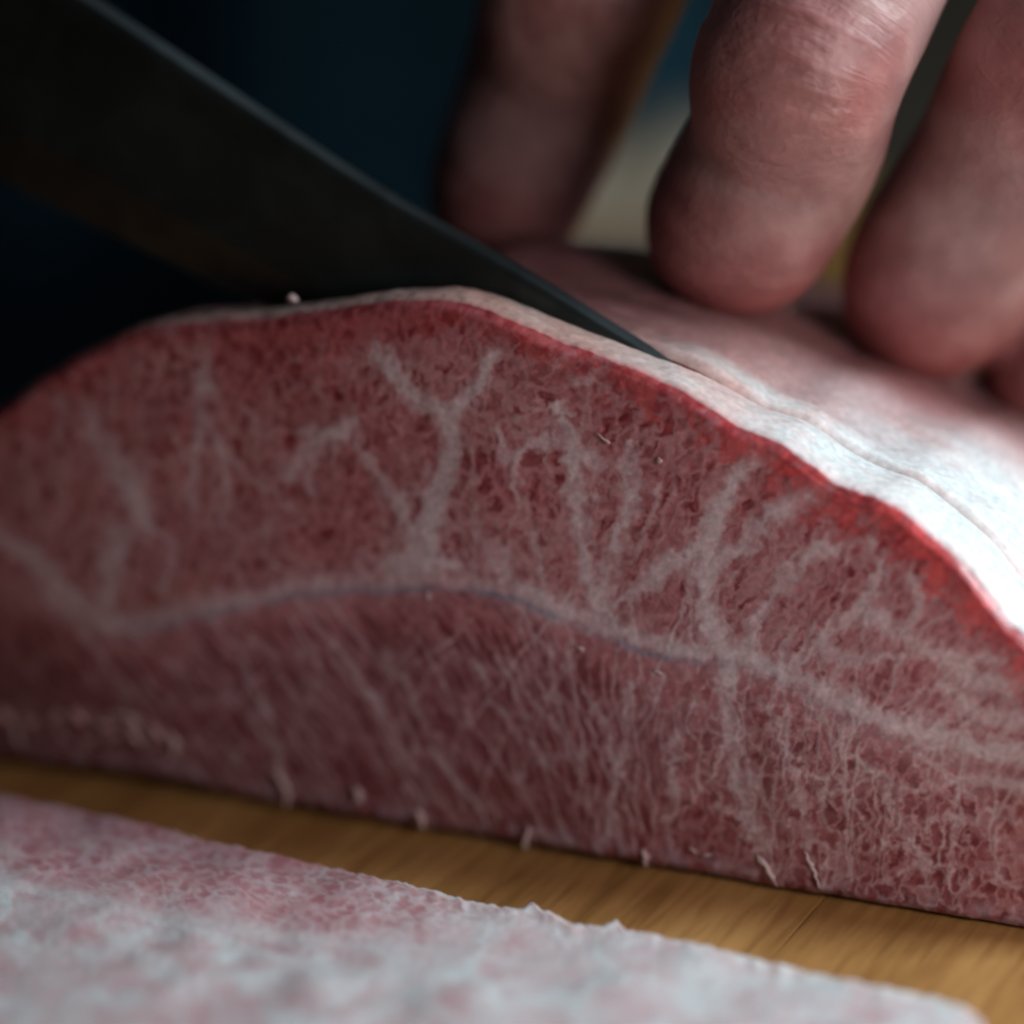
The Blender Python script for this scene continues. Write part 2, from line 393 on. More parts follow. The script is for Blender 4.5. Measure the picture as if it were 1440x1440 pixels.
def face_field(px, py, topd):
    """colour and relief of the cut face at photograph coordinates; topd = distance below the outer edge"""
    a1 = fbm(px/60, py/60, 40)-.5; a2 = fbm(px/60, py/60, 42)-.5
    b1 = fbm(px/24, py/24, 45)-.5; b2 = fbm(px/24+8, py/24, 45)-.5
    c1 = fbm(px/9, py/9, 41)-.5; c2 = fbm(px/9, py/9, 43)-.5
    wx = px + 24*a1 + 18*b1 + 9*c1; wy = py + 24*a2 + 18*b2 + 9*c2
    seam = catmull([(-200, 800), (-60, 822), (70, 845), (150, 880), (230, 878), (300, 858), (380, 843), (460, 834), (560, 830), (620, 829), (680, 834), (740, 850), (800, 876), (860, 902), (920, 922), (980, 931), (1030, 936),
                    (1080, 945), (1130, 972), (1180, 1000), (1230, 1028), (1290, 1052), (1350, 1078), (1450, 1100), (1660, 1180)], 6)
    sy = np.interp(wx, seam[:, 0], seam[:, 1])
    ds = py + (wy-py)*.35 - sy                       # >0 below the seam
    up = 1-sst(-6, 6, ds)
    med = fbm(px/34, py/38, 53, 3); big = fbm(px/120, py/100, 50, 3); fine = fbm(px/6, py/6, 54, 2)
    V = veins(wx+9*c1, wy+9*c2, FAT)**.8*(.62+.42*med)*np.where(py > sy_(px)+30, .8, 1.0)
    H = veins(wx+22*b2, wy+22*b1, [(L[0], L[1]*2.6, L[2], (L[3] if len(L) > 3 else L[1]*.6)*2.6) for L in FAT if L[1] >= 7])
    T = veins(px+10*b1+5*c1, py+10*b2+5*c2, THIN)
    # web of the upper muscle: small red cells fanned out, parted by pale walls
    sl = np.interp(px, [0, 300, 700, 950, 1440], [.25, .12, .02, -.30, -.9])
    ux = wx-(wy-800)*sl
    f1, f2, idv = worley(ux/18+.5*c1, wy/32+.4*c2, 3, 1.0)
    h1, h2, idh = worley(ux/11+3, wy/17, 5, 1.0)
    e1 = f2-f1; e2 = h2-h1
    wall_ = (1-sst(.03, .48, e1)); wall2 = (1-sst(.0, .5, e2))
    k1, k2, idk = worley(ux/44+7, wy/95, 13, 1.0)
    wall3 = 1-sst(.0, .24, k2-k1)
    dens = sst(.34, .62, big + .14*sst(-170, -20, ds))     # how fatty this stretch is
    dens = np.clip(.12+.50*dens+.40*H, 0, 1)*np.interp(px, [0, 500], [.75, 1])
    webU = np.clip(wall_*(.36+.30*dens)*(.5+med) + wall2*.16*(.3+fine) + .02 + .36*dens*(1-.85*sst(.2, .6, e1)*sst(.3, .6, idv)), 0, 1)
    webU = .80*(1-np.exp(-webU/.60))
    webU = np.maximum(webU, wall3*(.22+.35*dens)*(.6+.8*med))
    webU = np.maximum(webU, sst(-85, -5, ds)*(.26+.35*med))
    # lower muscle
    sk = np.interp(px, [0, 650, 900, 1440], [.75, .55, .05, -.1])
    lx = wx-(wy-1000)*sk
    lx0 = (px+16*a1+9*b1)-(py-1000)*sk; ly0 = py+16*a2
    G = [worley(lx0/14+.25*c1, ly0/62+.25*c2, 21, 1.0), worley(lx/20+.5*c1, wy/32+.4*c2, 22, 1.0)]
    sel = sst(820, 1040, px)
    g1, g2, idg = [G[0][q_]*(1-sel)+G[1][q_]*sel for q_ in range(3)]
    q1, q2, _ = worley(wx/19+4, wy/17, 27, 1.0)
    e3 = g2-g1
    rt = sst(760, 1080, px)
    webL = np.clip(.48*(1-sst(.0, .46, e3))*(.5+.8*med) + .20*(1-sst(0, .5, q2-q1))*(.4+.8*fine)*(.6+.3*rt) + .10*dens + .08*rt, 0, 1)
    webL = np.maximum(webL, (1-sst(8, 70, ds))*(.34+.35*med))
    webL = np.maximum(webL, .40*sst(.47, .68, fbm(px/60, py/45, 57, 3))*sst(650, 1000, px))
    web = np.where(up > .5, webU, webL)
    # the red border: clumps of plain lean just under the skin, ragged inwards
    rimw = np.interp(px, [0, 250, 350, 480, 640, 760, 1000, 1200, 1440], [30, 45, 105, 95, 62, 48, 62, 84, 104])
    n5 = fbm(px/20, py/20, 64, 3); m1, m2, idm = worley(px/27+c1*2, py/27+c2*2, 65, 1.0)
    rim = 1-sst(.25, 1.05, (topd+70*(n5-.5)+50*(idm-.5))/rimw)
    fat = web*(1-.72*rim)
    fat = 1-(1-fat)*(1-.85*T*(.8+.3*fine)*(1-.75*rim))
    fat = 1-(1-fat*.9)*(1-np.clip(V, 0, 1)*(1-.5*rim))
    fat = np.clip(fat, 0, 1)
    core = np.where(up > .5, sst(.10, .5, e1)*(.40+.36*idv)*.85+.30*sst(.2, .6, e2), sst(.12, .5, e3)*(.35+.65*idg)+.2*sst(.2, .6, q2-q1))*(1-fat)
    mus = mixc((.40, .095, .105), (.17, .014, .022), np.clip(core*1.35+.30*(.5-med), 0, 1))
    rk = rim*np.interp(px, [0, 300, 450, 560, 800, 1100, 1440], [.0, .05, .15, .30, .55, .95, 1])
    mus = mixc(mus, mixc(mixc((.40, .060, .052), (.60, .066, .068), sst(500, 1100, px)), (.34, .028, .034), sst(.4, .75, idm*.6+.5*fine)), np.clip(rk*(.75+.5*n5), 0, 1))
    low = (1-up)*(1-.55*rt)
    mus = mixc(mus, (.15, .022, .030), low*.7*sst(20, 100, ds))
    org = sst(.5, .66, fbm(px/55+9, py/30, 61, 3))*np.exp(-((ds+42)/22)**2)*sst(640, 540, px)*sst(120, 220, px)
    mus = mixc(mus, (.44, .12, .07), np.clip(org, 0, 1)*.6)
    fc = mixc((.46, .26, .28), (.62, .49, .51), sst(.35, 1., fat))
    c = mixc(mus, fc, np.clip(fat*1.08, 0, 1)**1.25)
    sn = np.exp(-((ds)/5.0)**2)*sst(150, 260, px)*(1-sst(1010, 1060, px)*.8)*(.35+.65*sst(.3, .6, fbm(px/70, py*0, 66, 2)))
    c = mixc(c, (.24, .23, .30), np.clip(sn*.8, 0, 1))
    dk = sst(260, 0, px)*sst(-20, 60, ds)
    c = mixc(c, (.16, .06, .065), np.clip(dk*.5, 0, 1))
    fr = np.exp(-((py-np.interp(px, bt[:, 0], bt[:, 1])+14)/14)**2)*.9*sst(.35, .75, fbm(px/12, py/26, 70, 3))
    c = mixc(c, (.44, .34, .40), np.clip(fr, 0, 1)*.6)
    c = c*(.88+.24*fbm(px/5, py/5, 71, 2))[..., None]
    rel = .05*fat + .20*(med-.5) - .05*sn + .03*(fine-.5)
    return c, rel, fat

topd = (PY-ytop(pxc)[:, None])
col, rel, fat = face_field(PX, PY, topd)
P = unproj(PX, PY, 0.0)
ed = np.minimum(topd, (yb[:, None]-PY))/16.0                     # mm from the edge of the face
rnd = .7*np.clip(1-ed/1.0, 0, 1)**2
big = .9*(fbm(PX/170, PY/170, 80, 2)-.5)
P[..., 1] = rnd - (rel+big)*np.clip(ed/.5, .15, 1)
P[..., 2] = np.maximum(P[..., 2], .35)
base = np.array([P[..., 0].mean(), 20, 0])
beef = thing('beef_block', 'large marbled raw beef block with pale fat cap, being sliced by the knife', 'beef', (10, 22, 0))
NU = len(pxc)
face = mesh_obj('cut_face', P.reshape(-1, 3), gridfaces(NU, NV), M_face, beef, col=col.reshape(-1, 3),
                label='marbled red cut face of the beef block, facing the viewer')

# outer surfaces: slab in front of the cut, rest of the block behind it
ex = P[:, -1, 0]; ez = P[:, -1, 2]; ey = P[:, -1, 1]              # top edge of the face
TIPX = float(unproj(np.array(960.), np.array(520.), 6.0)[0])
def slit_y(x):
    return np.interp(x, [-80, -20, TIPX-2, TIPX+6, TIPX+14, 60, 100], [5.4, 5.4, 5.7, 7.4, 8.8, 9.6, 9.8])
def gap(x):
    return np.interp(x, [-80, TIPX-14, TIPX-2, TIPX+3, TIPX+12, 45, 90], [2.6, 2.6, 1.5, .55, .34, .22, .15])
def hs(y):   # height of the block along its depth
    return 1 - .15*sst(18, 62, y) - .45*sst(58, 84, y)
def hl(x, y):   # its left end is cut away towards the back
    return 1 - .55*sst(-8, -40, x)*sst(6, 34, y)
def cap_color(x, y, z, dist):
    n = fbm(x/6, y/5, 90, 4); n2 = fbm(x/1.6, y/2.2, 91, 3)
    c = mixc(mixc((.74, .60, .59), (.76, .75, .75), sst(18, 36, x)), (.72, .76, .77), sst(.35, .6, n))
    red = sst(.50, .78, fbm(x/8+3, y/6, 95, 4) + .17*sst(12, 24, y) + .08*sst(20, -10, x) - .30*sst(13, 8, y)*sst(5, 25, x) - .22*sst(12, 34, x))
    c = mixc(c, (.42, .12, .12), red*.8)
    c = mixc(c, (.46, .27, .23), sst(30, 4, x)*.85)
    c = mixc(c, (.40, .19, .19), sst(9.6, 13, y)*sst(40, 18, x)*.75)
    c = mixc(c, (.33, .15, .15), sst(12, 26, y)*.75*sst(46, 24, x))  # shade under the fingers mixed into the colour as darker, redder meat
    c = c*(.93+.13*n2)[..., None]
    c = mixc(c, (.21, .085, .09), sst(6.5, 9, y)*sst(24, 4, x+.3*y)*.9)  # hand's shadow behind the knife put into the colour as dark mauve
    c = mixc(c, (.46, .17, .17), sst(20, 31, y+6*(fbm(x/5, y/5, 99, 3)-.5))*sst(10, 30, x)*.6)
    st = sst(.62, .75, fbm(x/5, y/1.6, 97, 3))
    c = mixc(c, (.60, .38, .36), st*.2)
    return c
pxs = unproj(pxc, ytop(pxc), 0.0); ezs = np.interp(ex, pxs[:, 0], pxs[:, 2])
ezs = np.convolve(np.pad(ezs, 6, 'edge'), np.ones(13)/13, 'valid')
# slab top
nj = 26
tj = np.linspace(0, 1, nj)
X = np.repeat(ex[:, None], nj, 1); SY = slit_y(ex)
Yg = ey[:, None] + (SY-ey)[:, None]*tj[None, :]
Z = ez[:, None]+(ezs-ez)[:, None]*np.clip(tj*3, 0, 1)[None, :]
bulge = .35*np.sin(np.pi*tj)[None, :] + .7*(fbm(X/5, Yg/3, 100, 4)-.5)*np.sin(np.pi*tj)[None, :]**.5
bulge = bulge + .16*(fbm(X/1.4, Yg/1.3, 103, 3)-.5)*np.sin(np.pi*tj)[None, :]**.4
bulge = bulge - .55*np.clip((tj[None, :]-.9)/.1, 0, 1)**2
nx = np.gradient(ezs, ex); nrm = np.stack([-nx, np.ones_like(nx)], 1); nrm /= np.linalg.norm(nrm, axis=1)[:, None]
V3 = np.stack([X+bulge*nrm[:, 0:1], Yg, np.maximum(Z+bulge*nrm[:, 1:2], .3)], -1)
cc = cap_color(X, Yg, Z, tj)
edge = np.exp(-(Yg-ey[:, None])/.45)*.85
ecol = col[:, -1, :][:, None, :]
cc = cc*(1-edge[..., None])+ecol*edge[..., None]
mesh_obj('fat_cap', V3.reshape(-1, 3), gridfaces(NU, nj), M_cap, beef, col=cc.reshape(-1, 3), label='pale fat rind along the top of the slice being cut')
# slab back wall (inside the cut)
nk = 14; tk = np.linspace(0, 1, nk)
def wall(name, topx, topy, topz, flip, lab=None):
    Xw = np.repeat(topx[:, None], nk, 1); Yw = np.repeat(topy[:, None], nk, 1)+.2*(fbm(Xw/4, tk[None, :]*9+Xw*0, 110, 3)-.5)*np.clip(tk*6, 0, 1)[None, :]
    Zw = topz[:, None]*(1-tk[None, :])+.2*tk[None, :]
    f = fbm(Xw/3, Zw/3, 112, 4)
    cw = mixc((.30, .06, .07), (.55, .38, .36), sst(.5, .62, f))
    mesh_obj(name, np.stack([Xw, Yw, Zw], -1).reshape(-1, 3), gridfaces(len(topx), nk, flip), M_face, beef, col=cw.reshape(-1, 3), label=lab)
wall('slice_back', V3[:, -1, 0], V3[:, -1, 1], V3[:, -1, 2], False, 'hidden rear side of the slice inside the cut')
# bulk behind the cut
sub = slice(None, None, 2)
bx = ex[sub]; bz = ezs[sub]; n_ = nrm[sub]
ny = 110; ty = np.linspace(0, 1, ny)
y0 = slit_y(bx)+gap(bx)
Yb = y0[:, None]+(84-y0)[:, None]*(ty[None, :]**1.25)
Xb = np.repeat(bx[:, None], ny, 1)
Xc = 12+(Xb-12)*(1-.12*sst(40, 84, Yb))
Zb = bz[:, None]*hs(Yb)*hl(Xb, Yb)
fade = np.clip((Yb-y0[:, None])/.9, 0, 1)
bul = (.9*(fbm(Xb/9, Yb/7, 120, 4)-.5)+.22*(fbm(Xb/1.6, Yb/1.8, 121, 3)-.5))*fade - .55*(1-fade)**2 + .25*fade
# the lifted lip at the knife tip
bul = bul + .3*np.exp(-((Xb-TIPX)/5)**2)*np.exp(-((Yb-y0[:, None]-1.0)/1.6)**2)
# dents under the fingertips
Vb = np.stack([Xc+bul*n_[:, 0:1], Yb, np.maximum(Zb+bul*n_[:, 1:2], .3)], -1)
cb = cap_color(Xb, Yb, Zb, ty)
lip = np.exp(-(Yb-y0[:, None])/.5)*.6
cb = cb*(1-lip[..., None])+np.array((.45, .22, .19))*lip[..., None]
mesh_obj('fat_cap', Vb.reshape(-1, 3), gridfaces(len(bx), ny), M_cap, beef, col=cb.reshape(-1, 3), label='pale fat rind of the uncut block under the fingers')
wall('inner_face', Vb[:, 0, 0], Vb[:, 0, 1], Vb[:, 0, 2], True, 'red inner face of the block inside the cut')
wall('block_end', Vb[:, -1, 0], Vb[:, -1, 1], Vb[:, -1, 2], False)

def at_cap(px, py, guess=20):
    """point on the block's upper surface seen through a pixel"""
    best = None
    for Y in np.linspace(guess-18, guess+30, 97):
        p = unproj(np.array(float(px)), np.array(float(py)), Y)
        zt = np.interp(p[0], bx, bz)*hs(np.array(Y))
        if p[2] <= zt: best = p; break
    return best if best is not None else unproj(np.array(float(px)), np.array(float(py)), guess)

# fat threads and flecks
def tube(pts, rad, nseg=8, n=5, ends=True):
    p = catmull(pts, n); r = np.interp(np.linspace(0, 1, len(p)), np.linspace(0, 1, len(rad)), rad)
    vs = []; fs = []
    T = np.gradient(p, axis=0); T /= np.linalg.norm(T, axis=1)[:, None]
    a = np.array([0, 1, 0.3]) if abs(T[0][1]) < .8 else np.array([1, 0, 0.2])
    for i in range(len(p)):
        u = a-T[i]*(a@T[i]); u /= np.linalg.norm(u); v = np.cross(T[i], u); a = u
        for k in range(nseg):
            th = 2*math.pi*k/nseg
            vs.append(p[i]+r[i]*(u*math.cos(th)+v*math.sin(th)))
    for i in range(len(p)-1):
        for k in range(nseg):
            fs.append((i*nseg+k, i*nseg+(k+1) % nseg, (i+1)*nseg+(k+1) % nseg, (i+1)*nseg+k))
    if ends:
        fs.append(tuple(range(nseg))[::-1]); fs.append(tuple((len(p)-1)*nseg+k for k in range(nseg)))
    return vs, fs
THREADS = [([(388, 1085), (397, 1100), (404, 1118), (402, 1136)], 5), ([(586, 1140), (592, 1152), (594, 1166)], 6), ([(745, 1165), (739, 1180), (738, 1194)], 5),
           ([(1064, 1203), (1078, 1220), (1092, 1246)], 4.5), ([(1132, 1198), (1143, 1222), (1153, 1248)], 3.5), ([(236, 1034), (245, 1042), (244, 1066)], 5),
           ([(498, 1108), (505, 1120), (498, 1132)], 6), ([(176, 1036), (190, 1014), (160, 1004), (140, 1012)], 4),
           ([(36, 1010), (22, 1026), (30, 1050)], 5), ([(905, 1196), (908, 1206), (907, 1216)], 5)]
for pts, r in THREADS:
    q = [unproj(np.array(float(a)), np.array(float(b_)), -.05-.12*i) for i, (a, b_) in enumerate(pts)]
    for k in q: k[2] = max(k[2], .35)
    vs, fs = tube(q, [r/16*.7, r/16*.9, r/16*.8, r/16*.3], 8, 5)
    vs = [v+.12*np.array([math.sin(v[2]*9+v[0]), 0, math.cos(v[0]*7)]) for v in vs]
    mesh_obj('fat_thread', vs, fs, M_fat, beef)
for pts, rr in (([(-60, 1018), (0, 1004), (50, 1014), (100, 1006), (150, 1018), (200, 1022), (236, 1036), (246, 1062)], (.5, .75, .5, .65, .45, .5, .4, .25)),
                ([(70, 1030), (120, 1040), (180, 1034), (215, 1050)], (.2, .45, .5, .2))):
    q = [unproj(np.array(float(a)), np.array(float(b_)), .1) for a, b_ in pts]
    vs, fs = tube(q, rr, 10, 8)
    vs = [v+.28*np.array([0, math.sin(v[0]*2.3+v[2]), math.cos(v[0]*3.1+v[1]*2)]) for v in vs]
    mesh_obj('loose_edge', vs, fs, M_edge, beef)
FLECKS = [(850, 618, 14, 5, .5), (928, 648, 5, 5, 0), (816, 912, 8, 5, .3), (925, 945, 9, 3, .3), (975, 1196, 8, 3.5, .5), (994, 1203, 9, 3, -.3), (388, 796, 10, 4, .3),
          (1072, 1210, 9, 5, .3), (602, 838, 3, 8, .1)]
def blob(c, rx, rz, ry, ang):
    bm = bmesh.new(); bmesh.ops.create_icosphere(bm, subdivisions=2, radius=1)
    vs = []
    for v in bm.verts:
        k = 1+.45*math.sin(v.co.x*4.1+c[0]*7)*math.cos(v.co.z*3.3+c[2]*5)
        x, y, z = v.co.x*rx*k, v.co.y*ry, v.co.z*rz*k
        vs.append((c[0]+x*math.cos(ang)-z*math.sin(ang), c[1]+y, c[2]-(x*math.sin(ang))-0+z*math.cos(ang)))
    fs = [[q.index for q in f.verts] for f in bm.faces]; bm.free(); return vs, fs
for a, b_, rx_, rz_, an in FLECKS:
    c = unproj(np.array(float(a)), np.array(float(b_)), -.12)
    vs, fs = blob(c, rx_/18, rz_/18, .13, an)
    mesh_obj('fat_fleck', vs, fs, M_fat, beef)
c = unproj(np.array(411.), np.array(419.), 2.0); vs, fs = blob(c, .5, .35, .4, 0); mesh_obj('fat_fleck', vs, fs, M_fat, beef)

# ------------------------------------------------------------------ the finished slice lying in front
EDG = [(-160, 1098), (-60, 1108), (0, 1119), (100, 1137), (200, 1158), (300, 1185), (400, 1205), (500, 1228), (560, 1243), (620, 1257), (690, 1274), (735, 1281), (750, 1270), (762, 1284), (810, 1302), (850, 1303), (866, 1294), (880, 1308),
       (940, 1322), (1000, 1334), (1100, 1358), (1200, 1382), (1300, 1402), (1355, 1416), (1380, 1434), (1394, 1470)]
eg = np.array(EDG, float)
sx = np.concatenate([np.linspace(-160, -10, 20)[:-1], np.linspace(-10, 1394, 560)])
se = np.interp(sx, eg[:, 0], eg[:, 1]) + 5*(fbm(sx/16, sx*0, 130, 3)-.5) + 3*(vnoise(sx/5, sx*0, 131)-.5)
NW = 150; sv = np.linspace(0, 1, NW)**1.3
SPX = np.repeat(sx[:, None], NW, 1)
SPY = se[:, None]+sv[None, :]*np.minimum(430, (1-sst(1200, 1394, sx))*350+80)[:, None]
SH = 2.6
SF = [([(-40, 1228), (0, 1240), (100, 1262), (230, 1288), (330, 1306), (480, 1328), (600, 1338), (700, 1345), (800, 1360)], 14, .65, 12),
      ([(220, 1290), (340, 1335), (450, 1360), (560, 1390), (660, 1450)], 13, .75, 12), ([(100, 1262), (70, 1320), (40, 1380), (20, 1440)], 15, .6, 14), ([(620, 1350), (580, 1390), (500, 1440)], 14, .8, 12),
      ([(330, 1310), (300, 1380), (310, 1450)], 13, .5, 12), ([(800, 1360), (900, 1350), (1000, 1370), (1150, 1400), (1300, 1425)], 14, .6, 14), ([(700, 1345), (740, 1400), (700, 1450)], 12, .5, 12),
      ([(560, 1240), (640, 1262), (740, 1280), (860, 1303), (1000, 1335), (1150, 1370), (1380, 1425)], 9, .95, 9), ([(180, 1240), (190, 1262), (175, 1285)], 5, .6, 5), ([(900, 1350), (880, 1400), (920, 1450)], 12, .5, 10)]
wx = SPX+34*(fbm(SPX/40, SPY/20, 140)-.5); wy = SPY+20*(fbm(SPX/40, SPY/20, 141)-.5)
Vs = veins(wx, wy*1.0, SF)
dd = SPY-se[:, None]
vl = np.interp(SPX, [-40, 0, 230, 480, 700, 1400], [1228, 1240, 1288, 1328, 1300, 1400])
inb = 1-sst(-45, 22, SPY-vl)
g1, g2, gi = worley(wx/26+.9*fbm(SPX/14, SPY/8, 160, 3), wy/13+.9*fbm(SPX/14, SPY/8, 161, 3), 145); nt1 = (1-sst(.0, .5, g2-g1))*(.2+1.2*fbm(SPX/30, SPY/14, 162, 2))
g3, g4, gj = worley(wx/125+.5*fbm(SPX/30, SPY/20, 163, 3), wy/78+.5*fbm(SPX/30, SPY/20, 164, 3), 146); nt2 = (1-sst(.0, .40, g4-g3))*(.3+1.1*fbm(SPX/60, SPY/40, 165, 2))
md = fbm(SPX/45, SPY/22, 147, 3)
md2 = fbm(SPX/90, SPY/40, 149, 3)
pale = sst(300, 800, SPX)
fs_ = mixs(inb, nt1*.42+.12+.5*(md-.5)+pale*.30, nt2*.45+.40+.7*(md2-.5)+.5*(md-.5)+.15*pale)
fs_ = np.clip(np.maximum(fs_, Vs), 0, 1)
sc1 = mixc(mixc((.54, .31, .33), (.44, .17, .19), inb), mixc((.64, .66, .67), (.66, .60, .61), inb), fs_)
sc1 = mixc(sc1, (.30, .07, .10), inb*(1-sst(.2, .6, g1))*gi*.4*(1-fs_))
sc1 = mixc(sc1, (.45, .15, .15), sst(.55, .75, md2)*.3*(1-Vs))
sc1 = mixc(sc1, (.50, .33, .40), sst(140, 0, dd)*sst(500, 100, SPX)*.2)
sc1 = sc1*(.94+.12*fbm(SPX/9, SPY/6, 148, 2))[..., None]
SP = unprojz(SPX, SPY, SH)
zrel = .06*(fs_-.5) + 1.0*(fbm(SPX/110, SPY/50, 150, 2)-.5) + .12*(fbm(SPX/12, SPY/6, 151, 3)-.5)
frill = np.exp(-dd/7.0)*(.25+1.1*np.clip(vnoise(sx/18, sx*0, 153)-.35, 0, 1)*sst(450, 650, sx))[:, None]
SP[..., 2] = SH + (zrel+frill)*np.clip(dd/5, .3, 1)
# rounded back rim down to the board
rim_pts = []
for k, (dy, dz) in enumerate([(.25, -.5), (.30, -1.2), (.1, -1.9), (-.35, -2.45)]):
    q = SP[:, 0, :].copy(); q[:, 1] += dy+.25*(vnoise(sx/9, sx*0+k, 155)-.5); q[:, 2] = np.maximum(q[:, 2]+dz, .08); rim_pts.append(q)
G = np.concatenate([np.stack(rim_pts[::-1], 1), SP], 1)
rc = np.repeat(sc1[:, :1, :], 4, 1)*np.array([.95, .9, .9])
GC = np.concatenate([rc, sc1], 1)
slc = thing('beef_slice', 'thin pale marbled beef slice lying flat on the board in front', 'beef slice', tuple(np.array([SP[..., 0].mean(), SP[..., 1].mean(), 0])))
def close_slab(G, GC, name, mat, parent, label):
    nu, nv = G.shape[:2]
    Bm = G.copy(); Bm[..., 2] = .06
    V = np.concatenate([G.reshape(-1, 3), Bm.reshape(-1, 3)]); C = np.concatenate([GC.reshape(-1, 3)]*2)
    f = [gridfaces(nu, nv, True), gridfaces(nu, nv, False)+nu*nv]
    loop = [(i, 0) for i in range(nu)]+[(nu-1, j) for j in range(1, nv)]+[(i, nv-1) for i in range(nu-2, -1, -1)]+[(0, j) for j in range(nv-2, 0, -1)]
    idx = np.array([i*nv+j for i, j in loop]); nx_ = np.roll(idx, -1)
    f.append(np.stack([idx, nx_, nx_+nu*nv, idx+nu*nv], 1))
    return mesh_obj(name, V, np.concatenate(f), mat, parent, col=C, label=label)
close_slab(G, GC, 'marbled_meat', M_slice, slc, None)
# ------------------------------------------------------------------ knife
KY = 7.2        # mid plane of the blade
knife = thing('kitchen_knife', 'long dark steel slicing knife sunk into the top of the beef block', 'knife', (-60, KY, 60))
SPN = [(-560, -440), (-300, -280), (-100, -148), (130, 0), (330, 133), (540, 270), (720, 372), (850, 452), (960, 521), (1020, 563), (1060, 600), (1082, 640)]
EDGK = [(-560, -40), (-300, 100), (-100, 205), (0, 256), (150, 328), (330, 412), (540, 505), (720, 580), (850, 628), (960, 655), (1020, 660), (1082, 645)]
sp3 = unproj(np.array([p[0] for p in SPN], float), np.array([p[1] for p in SPN], float), KY)
ed3 = unproj(np.array([p[0] for p in EDGK], float), np.array([p[1] for p in EDGK], float), KY)
spc = catmull(sp3, 8)
edc = catmull(ed3, 8); 
def half_t(f, n):       # half thickness of the blade from spine (f=0) to edge (f=1), single long bevel below f=.68
    return np.where(f < .70, 1.35-.25*f/.7, 1.1*(1-(f-.7)/.3)+.04)
taper = np.interp(np.linspace(0, 1, len(spc)), [0, .7, 1], [1, .85, .35])
fr = np.array([0, .02, .06, .3, .5, .69, .71, .85, .97, 1.0])
rows = []
for s in (-1, 1):
    pts = []
    for f in fr:
        p = spc*(1-f)+edc*f; p = p.copy()
        t = half_t(np.array(f), 0)*taper
        if f == 0: t = t*.82
        p[:, 1] = KY+s*t
        if f == 0: p[:, 2] += 0.0
        pts.append(p)
    rows.append(np.stack(pts, 1))
nb = len(fr)
A, B = rows
nu = len(spc)
def strip(a, j0, j1, flip): 
    return a[:, j0:j1+1, :].reshape(-1, 3), gridfaces(nu, j1-j0+1, flip)
Vk = np.concatenate([A.reshape(-1, 3), B.reshape(-1, 3)])
Fk = [gridfaces(nu, nb, True), gridfaces(nu, nb, False)+nu*nb]
i = np.arange(nu-1)
Fk.append(np.stack([i*nb+nb-1, (i+1)*nb+nb-1, (i+1)*nb+nb-1+nu*nb, i*nb+nb-1+nu*nb], 1))
blade = mesh_obj('blade', Vk, np.concatenate(Fk), M_blade, knife, smooth=False)
me = blade.data; me.materials.append(M_bevel)
nf = gridfaces(nu, nb).shape[0]
mi = np.zeros(len(me.polygons), np.int32); jcol = np.arange(nf) % (nb-1)
mi[:nf][jcol >= 6] = 1; mi[nf:2*nf][jcol >= 6] = 1
me.polygons.foreach_set('material_index', mi)
# spine: slightly crowned strip closing the top of the blade
SPv = []
for s, up_ in ((-1, 0), (-.5, .16), (0, .22), (.5, .16), (1, 0)):
    p = spc.copy(); p[:, 1] = KY+s*1.35*.82*taper; 
    nrm2 = np.array([.53, 0, .85]); p += nrm2*up_; SPv.append(p)
mesh_obj('spine', np.stack(SPv, 1).reshape(-1, 3), gridfaces(nu, 5), M_spine, knife)
# handle beyond the picture
d0 = (spc[0]+edc[0])/2; dirk = (spc[0]-spc[8]); dirk /= np.linalg.norm(dirk); upk = spc[0]-edc[0]; upk /= np.linalg.norm(upk)
m, nt, b = newmat('dark_handle_wood'); b.inputs['Base Color'].default_value = (.05, .028, .016, 1); b.inputs['Roughness'].default_value = .45
tc = N(nt, 'ShaderNodeTexCoord'); noise_bump(nt, b, 300, .3, .0003, tc.outputs['Object'])
hp = [d0+dirk*k for k in (-3, 2, 30, 70, 115, 122)]
vs, fs = tube([p+upk*1.5 for p in hp], [7, 10.5, 11, 12, 12.5, 9], 20, 5)
mesh_obj('handle', vs, fs, m, knife)

# ------------------------------------------------------------------ the cook: hand, sleeve, shirt, apron
M_skin, nt, b = newmat('skin')
at = N(nt, 'ShaderNodeAttribute'); at.attribute_name = 'Col'
tc = N(nt, 'ShaderNodeTexCoord')
n = N(nt, 'ShaderNodeTexNoise'); n.inputs['Scale'].default_value = 220; n.inputs['Detail'].default_value = 5
nt.links.new(tc.outputs['Object'], n.inputs['Vector'])
mr = N(nt, 'ShaderNodeMapRange'); mr.inputs[1].default_value = .3; mr.inputs[2].default_value = .7; mr.inputs[3].default_value = .86; mr.inputs[4].default_value = 1.14
nt.links.new(n.outputs['Fac'], mr.inputs[0])
mx = N(nt, 'ShaderNodeVectorMath', operation='SCALE'); nt.links.new(at.outputs['Color'], mx.inputs[0]); nt.links.new(mr.outputs[0], mx.inputs['Scale'])
nt.links.new(mx.outputs[0], b.inputs['Base Color'])
b.inputs['Roughness'].default_value = .47; b.inputs['Specular IOR Level'].default_value = .45
b.inputs['Subsurface Weight'].default_value = .3; b.inputs['Subsurface Radius'].default_value = (1, .35, .2); b.inputs['Subsurface Scale'].default_value = .0025
